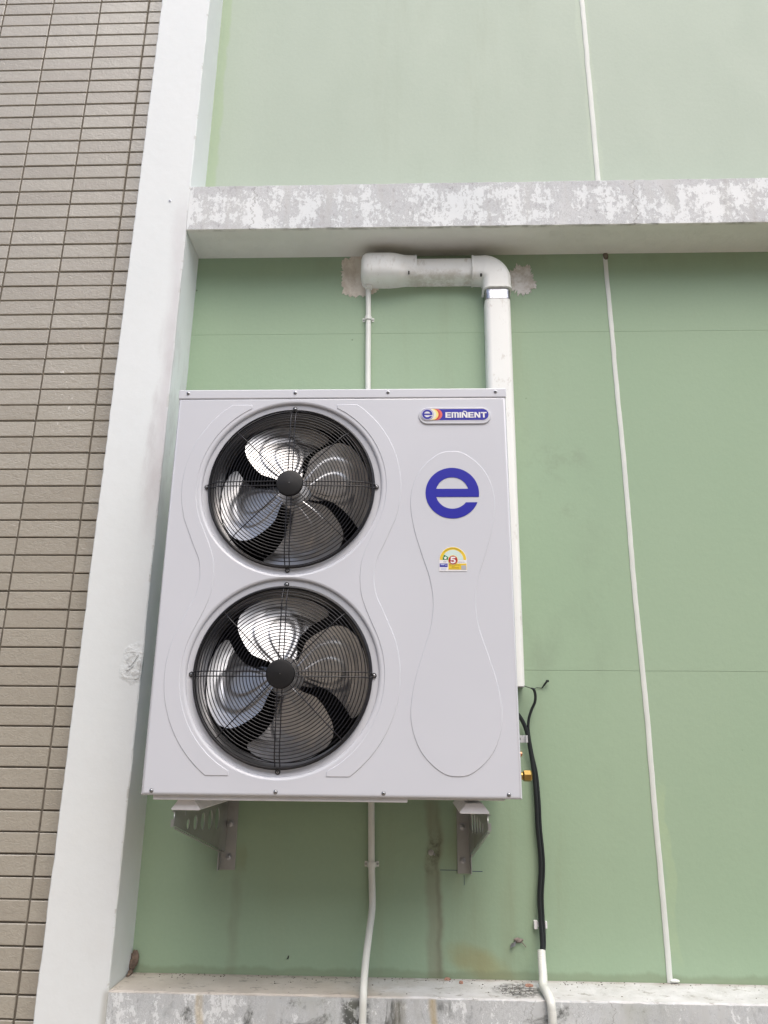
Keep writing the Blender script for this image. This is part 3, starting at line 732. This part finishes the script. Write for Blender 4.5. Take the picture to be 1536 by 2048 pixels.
def letters(txt, x0, z0, h, lay, par):
    """block capitals built from bars: unit cell width 1, height 1"""
    def rc_(a, b, c, d): return [(a, c), (b, c), (b, d), (a, d)]
    t_ = .24
    G = {'E': (.92, [[(0, 0), (.92, 0), (.92, .2), (.3, .2), (.3, .4), (.86, .4), (.86, .6), (.3, .6), (.3, .8), (.92, .8), (.92, 1), (0, 1)]]),
         'M': (1.2, [[(0, 0), (.26, 0), (.26, .82), (.47, .82), (.47, 0), (.73, 0), (.73, .82), (.94, .82), (.94, 0), (1.2, 0), (1.2, .85), (1.05, 1), (0, 1)]]),
         'I': (.27, [rc_(0, .27, 0, 1)]),
         'N': (.98, [[(0, 0), (.26, 0), (.26, .62), (.66, 0), (.98, 0), (.98, 1), (.72, 1), (.72, .38), (.32, 1), (0, 1)]]),
         'T': (.96, [[(.34, 0), (.62, 0), (.62, .8), (.96, .8), (.96, 1), (0, 1), (0, .8), (.34, .8)]])}
    G['~'] = (.98, G['N'][1]+[[(.24, 1.08), (.52, 1.08), (.70, 1.0), (.80, 1.07), (.80, 1.2), (.56, 1.2), (.40, 1.26), (.20, 1.2)]])
    x = x0
    for ch in txt:
        w, outs = G[ch]
        o = D('badge_letter', [[(x+a*h, z0+b_*h) for a, b_ in ol_] for ol_ in outs], lay, MAT['white'], par)
        x += (w+.10)*h
    return x
letters('EMI~ENT', .7672, cc-.0105, .0170, 5, bd)

# energy label
LX, LZ = .7812, .5966
en = A(plate('energy_label', [[(LX-.0365, .566), (LX+.0365, .566), (LX+.0365, LZ)]+circle(LX, LZ, .0362, 40, 0, pi, True)+[(LX-.0365, LZ)]], UY-.0026, MAT['white'], extrude=.0003))
def E_(outs, lay, mat, name='label_print'): o = plate(name, outs, UY-.0030-.0003*lay, MAT[mat], extrude=.0001); A(o, en)
def half_(r, z0=0, n=40): return circle(LX, LZ, r, n, 0, pi, True)
def rect(a, b, c, d): return [(LX+a, c), (LX+b, c), (LX+b, d), (LX+a, d)]
E_([circle(LX, LZ, .0352, 40, 0, pi, True)+circle(LX, LZ, .0278, 40, pi, 0, True)], 0, 'yel')
E_([circle(LX, LZ, .0325, 40, .8, pi-.75, True)+circle(LX, LZ, .0308, 40, pi-.75, .8, True)], 1, 'dyel')
E_([half_(.0272)], 0, 'mint')
E_([[(LX-.0275, LZ), (LX-.0268, LZ+.006), (LX-.0235, LZ+.0145), (LX-.012, LZ+.007), (LX-.0145, LZ)]], 1, 'grn')
E_([[(LX-.0202+(.0050 if i % 2 == 0 else .0026)*cos(pi/2+i*pi/5), LZ+.0050+(.0050 if i % 2 == 0 else .0026)*sin(pi/2+i*pi/5)) for i in range(10)]], 2, 'white')
E_([rect(-.0355, -.0145, .5772, .5868)], 0, 'blue'); E_([rect(-.033, -.0225, .5822, .5850)], 1, 'pblue'); E_([rect(-.0205, -.0170, .5810, .5838)], 1, 'pblue')
for z_ in (.5690, .5715, .5740): E_([rect(-.0325, -.018, z_, z_+.0011)], 0, 'pblue')
E_([rect(-.0125, .0355, .5700, .5868)], 0, 'yel'); E_([rect(.0215, .0345, .5705, .5815)], 1, 'lgrey')
for z_, a, b_ in ((.5822, -.011, .019), (.5788, -.003, .004), (.5756, -.004, .016), (.5718, -.011, .016)): E_([rect(a, b_, z_, z_+.0010)], 1, 'dyel')
E_([rect(-.026, -.0175, .5905, .5922)], 1, 'lgrey'); E_([rect(.012, .031, .5905, .5914)], 1, 'lgrey')
E_([disc(LX, LZ-.0005, .0132, .0132)], 2, 'pyel'); E_([disc(LX, LZ-.0005, .0119, .0119)], 3, 'red')
five = [(-.0058, .0088), (.0062, .0088), (.0062, .0048), (-.0018, .0048), (-.0020, .0022), (.0022, .0026), (.0055, .0010), (.0072, -.0020), (.0066, -.0056), (.0036, -.0086), (-.0006, -.0094), (-.0048, -.0086), (-.0068, -.0066), (-.0064, -.0030), (-.0030, -.0048), (.0002, -.0054), (.0024, -.0040), (.0026, -.0018), (.0008, -.0004), (-.0022, -.0006), (-.0062, -.0014)]
E_([[(LX+a, LZ-.0005+b_) for a, b_ in five]], 4, 'white', 'label_number')

# ------------------------------------------------------------------ wall brackets
def bracket(xw, xt, label, side):
    rt_ = empty('wall_bracket', (xw, 0, -.1), label=label, cat='bracket', group='steel brackets carrying the air conditioner')
    K = lambda o: keep(o, rt_)
    w = .048 if side > 0 else .040; x0 = xw-.016 if side > 0 else xw-w+.004
    b = MB(); b.box(x0, x0+w, -.004, -.0005, -.231, -.037); b.box((x0 if side > 0 else x0+w-.003), (x0+.003 if side > 0 else x0+w), -.026, -.0045, -.231, -.037)
    K(b.build('upright', MAT['steel'], bevel=.001))
    # triangular arm with oval holes, in the plane through wall point xw and tip xt
    holes = []
    for (yc, hw, hh) in ((.092, .018, .030), (.148, .016, .026), (.203, .0145, .022), (.257, .013, .018), (.308, .010, .013)):
        holes.append([(yc+hw*cos(2*pi*i/28), -.078+.008*(.3-yc)/.3*-1+hh*sin(2*pi*i/28)) for i in range(28)])
    tri = [(.006, -.040), (.400, -.040), (.400, -.074), (.380, -.078), (.006, -.182)]
    holes = [[(a, max(b_, -1)) for a, b_ in h_] for h_ in holes]
    o = plate('arm_plate', [tri]+holes, 0, MAT['steel'], extrude=.0012)
    # map plate x -> outward distance, keep z, skew in x towards the tip
    k = (xt-xw)/.40
    for v in o.data.vertices:
        d_, th, z_ = v.co.x, v.co.y, v.co.z; v.co = (xw+k*d_+th, -d_, z_)
    o.data.update(); K(o)
    b = MB(); f = -.007*side
    for (a0, z0, a1, z1) in ((.006, -.0385, .398, -.0385), (.380, -.0795, .012, -.184)):
        xa, xb = xw+k*a0, xw+k*a1; t_ = .0026
        b.add([(xa, -a0, z0), (xa+f, -a0, z0), (xb+f, -a1, z1), (xb, -a1, z1), (xa, -a0, z0-t_), (xa+f, -a0, z0-t_), (xb+f, -a1, z1-t_), (xb, -a1, z1-t_)],
              [(0, 1, 2, 3), (7, 6, 5, 4), (0, 4, 5, 1), (1, 5, 6, 2), (2, 6, 7, 3), (3, 7, 4, 0)])
    K(b.build('flange', MAT['steel']))
    b = MB(); xa = xw+k*.4; b.box(min(xa, xa+f), max(xa, xa+f), -.4022, -.4005, -.076, -.058); K(b.build('end_plate', MAT['steel']))
    for z_, r in ((-.105, .0075), (-.196, .0065)):
        b = MB(); b.lathe((x0+w/2+(.004 if side > 0 else -.004), -.0045, z_), (0, -1, 0), [(r*1.5, 0), (r*1.5, .0015), (r, .0018), (r, .0075), (r*.6, .009)], 12, (0, 1)); K(b.build('bolt', MAT['zinc'], smooth=30))
    b = MB(); b.lathe((xw+k*.33+f*.5, -.33, -.036), (0, 0, -1), [(.010, 0), (.010, .003), (.006, .0035), (.006, .018)], 10, (0, 1)); K(b.build('mount_bolt', MAT['zinc'], smooth=30))
bracket(.122, .0785, 'left steel bracket with a row of oval holes under the air conditioner', 1)
bracket(.8400, .8580, 'right steel bracket under the unit beside the blue marker lines', -1)

# ------------------------------------------------------------------ pipe trunking
tk = empty('pipe_trunking', (.9, 0, 1.75), label='off white plastic pipe cover bending from the wall hole down behind the unit', cat='pipe cover')
T_ = lambda o: keep(o, tk)
def dsec(c, ac_, w, d, r, y0=-.001):
    """D profile centred on c (x,z), across direction ac_ (x,z)"""
    pts = [(-w/2, 0)]+[(-w/2+r-r*cos(a), d-r+r*sin(a)) for a in [pi/2*i/6 for i in range(7)]]+[(w/2-r+r*sin(a), d-r+r*cos(a)) for a in [pi/2*i/6 for i in range(7)]]+[(w/2, 0)]
    return [(c[0]+ac_[0]*p, y0-q, c[1]+ac_[1]*p) for p, q in pts]
DZ = 1.7735      # centre height of the horizontal run
DXc = .9735      # centre of the vertical run
up_ = (0, 1)
b = MB(); b.loft([dsec((x, DZ), up_, .084, .060, .020) for x in (.672, .92)]); b.loft([dsec((x, DZ), up_, .090, .012, .003) for x in (.674, .905)])
T_(b.build('horizontal_duct', MAT['pvc'], smooth=35))
b = MB()
cs = []
for x, w, d, r in ((.489, .048, .04, .018), (.491, .078, .060, .026), (.497, .098, .076, .032), (.507, .107, .084, .034), (.522, .110, .086, .035), (.598, .110, .086, .035), (.615, .108, .083, .033), (.635, .102, .076, .029), (.652, .098, .071, .025), (.690, .096, .069, .024)):
    cs.append(dsec((x, DZ+.004), up_, w, d, r))
b.loft(cs)
cv_ = T_(b.build('wall_cover', MAT['pvc'], smooth=50))
b = MB(); b.loft([dsec((x, DZ+.004), up_, .1005, .0708, .025) for x in (.687, .6925)]); T_(b.build('collar', MAT['pvc'], smooth=35))
b = MB(); b.loft([dsec((x, DZ), up_, .1005, .0708, .025) for x in (.8915, .897)]); T_(b.build('collar', MAT['pvc'], smooth=35))
b = MB(); cs = [dsec((.894, DZ), up_, .096, .0685, .024), dsec((.9265, DZ), up_, .098, .0685, .024)]
ccx, ccz, rad = .9265, DZ-.0535, .0535
for i in range(1, 13):
    a = pi/2*i/12; c = (ccx+rad*sin(a), ccz+rad*cos(a)); cs.append(dsec(c, (sin(a), cos(a)), .101, .0695, .024))
b2x = ccx+rad
cs += [dsec((b2x, 1.683), (1, 0), .099, .0685, .024)]
b.loft(cs); T_(b.build('elbow', MAT['pvc'], smooth=50))
b = MB(); b.loft([dsec((b2x, z_), (1, 0), .1035, .0708, .025) for z_ in (1.690, 1.681)]); T_(b.build('collar', MAT['pvc'], smooth=35))
b = MB(); b.loft([dsec((b2x, z_), (1, 0), .0925, .0615, .021) for z_ in (1.682, 1.640)]); T_(b.build('foil_tape', MAT['foil'], smooth=35))
b = MB(); cs = []
for i in range(15):
    z_ = 1.66+(.296-1.66)*i/14; cs.append(dsec((b2x+.0005-.0095*(i/14), z_), (1, 0), .090, .060, .020))
b.loft(cs, caps=False); T_(b.build('vertical_duct', MAT['pvc'], smooth=35))
# slots and clip openings
for (x, y, z_, w, h_) in ((.664, -.0735, 1.742, .005, .011), (.922, -.069, 1.732, .006, .009)):
    b = MB(); b.box(x-w/2, x+w/2, y, y+.008, z_-h_/2, z_+h_/2); T_(b.build('clip_slot', MAT['pvc_dark'], bevel=.001))
b = MB(); b.box(.504, .530, -.032, -.004, 1.712, 1.724); T_(b.build('outlet_rim', MAT['pvc'], bevel=.004))
# insulated pipes leaving the duct foot and turning behind the unit
b = MB(); b.tube(spline([(.962, -.03, .34), (.962, -.03, .29), (.950, -.04, .25), (.915, -.06, .22), (.86, -.075, .215)], 8), .019, 12)
tag(b.build('insulated_pipe', MAT['cable'], smooth=60), 'short black insulated pipe leaving the foot of the pipe cover', 'pipe')

# ------------------------------------------------------------------ white conduit behind the unit
cn = empty('white_conduit', (.53, 0, .5), label='slim white conduit running down the wall behind the unit', cat='conduit')
CR = .0098
P_ = [(.5155, -.012, 1.735), (.5180, -.0115, 1.59), (.521, -.011, 1.32), (.534, -.011, .7), (.5505, -.011, .0), (.5545, -.011, -.205), (.5575, -.0115, -.28), (.5583, -.020, -.325), (.5535, -.055, -.37), (.5475, -.105, -.425), (.5455, -.155, -.47), (.5455, -.1785, -.50), (.5445, -.1795, -.56), (.543, -.1795, -.8), (.543, -.1795, GZ+.001)]
b = MB(); b.tube(spline(P_, 8), CR, 14); keep(b.build('conduit_tube', MAT['conduit'], smooth=60), cn)
for (x, z_, n_) in ((.5175, 1.592, 0), (.5550, -.209, 1)):
    b = MB(); secs = []
    for dz in (-.0075, .0075):
        prof = [(-.021, -.0005), (-.0125, -.0005)]+[(.0114*cos(a)*-1, -.012-.0114*sin(a)) for a in [pi*i/10 for i in range(11)]]+[(.0125, -.0005), (.021, -.0005), (.021, -.0018), (.0138, -.0018)]
        prof += [(.0128*cos(a), -.012-.0128*sin(a)) for a in [pi*i/10 for i in range(11)]]+[(-.0138, -.0018), (-.021, -.0018)]
        secs.append([(x+p+(0), q, z_+dz) for p, q in prof])
    b.loft(secs, caps=True); keep(b.build('saddle_clip', MAT['conduit']), cn)
    for s_ in (-1, 1):
        b = MB(); b.lathe((x+s_*.0172, -.0018, z_), (0, -1, 0), [(.0034, 0), (.003, .0018), (.001, .0024)], 8, (0, 1)); keep(b.build('clip_screw', MAT['steel']), cn)

# ------------------------------------------------------------------ black cable, sleeve
ck = empty('black_cable', (1.03, 0, -.1), label='black power cable dropping right of the unit into a white ribbed sleeve', cat='cable')
b = MB(); b.tube(spline([(.955, -.050, .245), (.985, -.038, .222), (1.002, -.030, .203), (1.014, -.026, .178), (1.022, -.022, .150), (1.028, -.018, .110), (1.0355, -.016, .045), (1.0385, -.016, -.03), (1.0385, -.016, -.10), (1.0425, -.016, -.175), (1.0415, -.016, -.22), (1.0345, -.016, -.285), (1.0345, -.018, -.34), (1.0345, -.028, -.40), (1.031, -.034, -.43)], 8), .0064, 12)
keep(b.build('thick_cable', MAT['cable'], smooth=60), ck)
b = MB(); b.tube(spline([(1.006, -.052, .300), (1.030, -.046, .2925), (1.0425, -.040, .288), (1.0475, -.036, .272), (1.0460, -.032, .252), (1.036, -.028, .230), (1.027, -.026, .205), (1.0235, -.024, .178), (1.0265, -.020, .145), (1.0330, -.018, .10), (1.0435, -.014, .045), (1.0475, -.014, -.03), (1.0475, -.014, -.10), (1.0515, -.014, -.175), (1.0505, -.014, -.22), (1.0435, -.014, -.285), (1.0425, -.016, -.34), (1.0415, -.026, -.40), (1.035, -.034, -.43)], 8),
            [.0012 if i < 10 else min(.0042, .0022+.0003*(i-10)) for i in range(18*8+1)], 10)
keep(b.build('thin_cable', MAT['cable'], smooth=60), ck)
sp_ = spline([(1.0300, -.035, -.418), (1.0285, -.048, -.440), (1.0255, -.075, -.470), (1.0195, -.110, -.486), (1.0215, -.150, -.488), (1.0260, -.1775, -.502), (1.0275, -.1815, -.530), (1.0270, -.1815, -.58), (1.027, -.1815, -.8), (1.027, -.1815, GZ+.001)], 14)
fine_ = []
for i in range(len(sp_)-1):
    seg = (sp_[i+1]-sp_[i]).length; k = max(1, int(seg/.0011))
    k = min(k, 12)
    fine_ += [sp_[i].lerp(sp_[i+1], j/k) for j in range(k)]
b = MB(); L_ = 0; rad_ = []
for i, p in enumerate(fine_):
    L_ += (fine_[i]-fine_[i-1]).length if i else 0
    rad_.append(.0112+.0005*sin(L_/.0042*2*pi) if L_ < .35 else .0115)
b.tube(fine_, rad_, 14); keep(b.build('ribbed_sleeve', MAT['conduit'], smooth=60), ck)
b = MB(); b.box(1.0165, 1.0265, -.014, -.0005, -.370, -.348); b.box(1.0485, 1.0540, -.011, -.0005, -.369, -.350); b.box(1.0265, 1.0485, -.0032, -.0005, -.366, -.353)
keep(b.build('cable_clip', MAT['white'], bevel=.0015), ck)
b = MB(); b.tube(spline([(1.0465, -.010, .2905), (1.056, -.004, .2955), (1.066, -.003, .2960), (1.0735, -.003, .2945)], 6), .0009, 6)
o = b.build('cable_tie', MAT['cable'], smooth=60); tag(o, 'black cable tie end poking from the wall above the black cable', 'cable tie')
b = MB(); b.tube([(1.0735, -.004, .2945), (1.083, -.010, .307), (1.0895, -.014, .3155)], [.0016, .0030, .0034], 8); b.box(1.086, 1.0945, -.017, -.010, .3125, .3185)
b.build('tie_head', MAT['cable'], o)

# ------------------------------------------------------------------ small leftovers
bc = empty('broken_clip', (.9696, -.003, -.407), label='broken grey saddle clip hanging on the wall left of the cable', cat='clip')
b = MB()
b.add([(-.022, -.006, -.012), (-.008, -.008, -.006), (-.005, -.003, .004), (-.019, -.001, -.003), (-.022, -.004, -.012), (-.008, -.006, -.006), (-.005, -.001, .004), (-.019, .001, -.003)], [(0, 1, 2, 3), (7, 6, 5, 4), (0, 4, 5, 1), (1, 5, 6, 2), (2, 6, 7, 3), (3, 7, 4, 0)])
b.build('clip_tongue', MAT['zinc'], bc)
b = MB(); n = 16
b.add([(.003+.013*cos(2*pi*k/n)*(1+.25*sin(3*2*pi*k/n)), -.004*(1-r)-.001, .006+.007*sin(2*pi*k/n)*(1+.2*cos(5*k))) if r > .5 else (.003+.005*cos(2*pi*k/n), -.006, .006+.003*sin(2*pi*k/n)) for r in (0, 1) for k in range(n)], [(k, (k+1) % n, n+(k+1) % n, n+k) for k in range(n)]+[tuple(range(n))])
b.tube([(.012, -.003, .002), (.020, -.003, -.006), (.023, -.002, -.010)], .0012, 6)
b.build('clip_base', flat('clip_rust', (.24, .20, .18), .8, .2, .3, 150), bc)

def lump(b, c, r, seed, n=10, m=6):
    V = []; 
    for i in range(m+1):
        th = pi*i/m
        for k in range(n):
            ph = 2*pi*k/n; d = Vector((sin(th)*cos(ph), sin(th)*sin(ph), cos(th)))
            q = 1+.45*mnoise.noise(d*2.2+Vector((seed, seed, 0)))
            V.append((c[0]+d.x*r[0]*q, c[1]+d.y*r[1]*q, c[2]+d.z*r[2]*q))
    b.add(V, [(i*n+k, i*n+(k+1) % n, (i+1)*n+(k+1) % n, (i+1)*n+k) for i in range(m) for k in range(n)])
b = MB(); lump(b, (-.115, -.008, -.462), (.012, .010, .021), 1); lump(b, (-.1205, -.011, -.478), (.011, .010, .015), 4); lump(b, (-.119, -.018, -.494), (.006, .012, .007), 6); lump(b, (-.1195, -.035, -.498), (.005, .012, .004), 9)
tag(b.build('mud_nest', MAT['mud'], smooth=60), 'brown mud nest in the lower left corner of the recess', 'insect nest')
for i, (x, y, sx, lb) in enumerate(((.770, -.012, .009, 'reddish brick crumb on the ledge against the green wall'), (.806, -.04, .006, 'small reddish brick crumb on the ledge, middle one of three'), (.990, -.055, .012, 'largest reddish brick crumb on the ledge beside the ribbed sleeve'))):
    b = MB(); lump(b, (x, y, ZL+.002), (sx, .007, .0045), i*3+2)
    tag(b.build('brick_crumb', MAT['brick']), lb, 'rubble', 'brick crumbs lying on the ledge')
b = MB()
for i in range(300):
    u = random.random(); x = -.11+u*1.75; y = -.004-abs(random.gauss(0, .022)) if random.random() < .88 else -random.uniform(.01, .155)
    if random.random() < .18: x, y = random.gauss(.955, .035), random.gauss(-.09, .03)
    if y < -.155: y = -.1
    s_ = random.uniform(.0005, .0016); lump(b, (x, y, ZL+.0005+s_*.3), (s_*random.uniform(1, 2), s_, s_*.7), i, 5, 3)
tag(b.build('ledge_grit', MAT['grit']), 'dark grit and dust scattered along the top of the concrete ledge', 'grit', kind='stuff')
for i, (x, z_, s_) in enumerate(((.3205, -.455, .0035),)):
    b = MB(); b.tube([(x, -.003, z_-.004), (x+.001, -.003, z_+.001), (x+.0025, -.002, z_+.005)], [.0008, .002, .001], 6); b.tube([(x-.003, -.001, z_-.005), (x, -.003, z_)], .0006, 5)
    tag(b.build('insect', MAT['slot']), 'tiny dark insect on the green wall left of the conduit', 'insect')
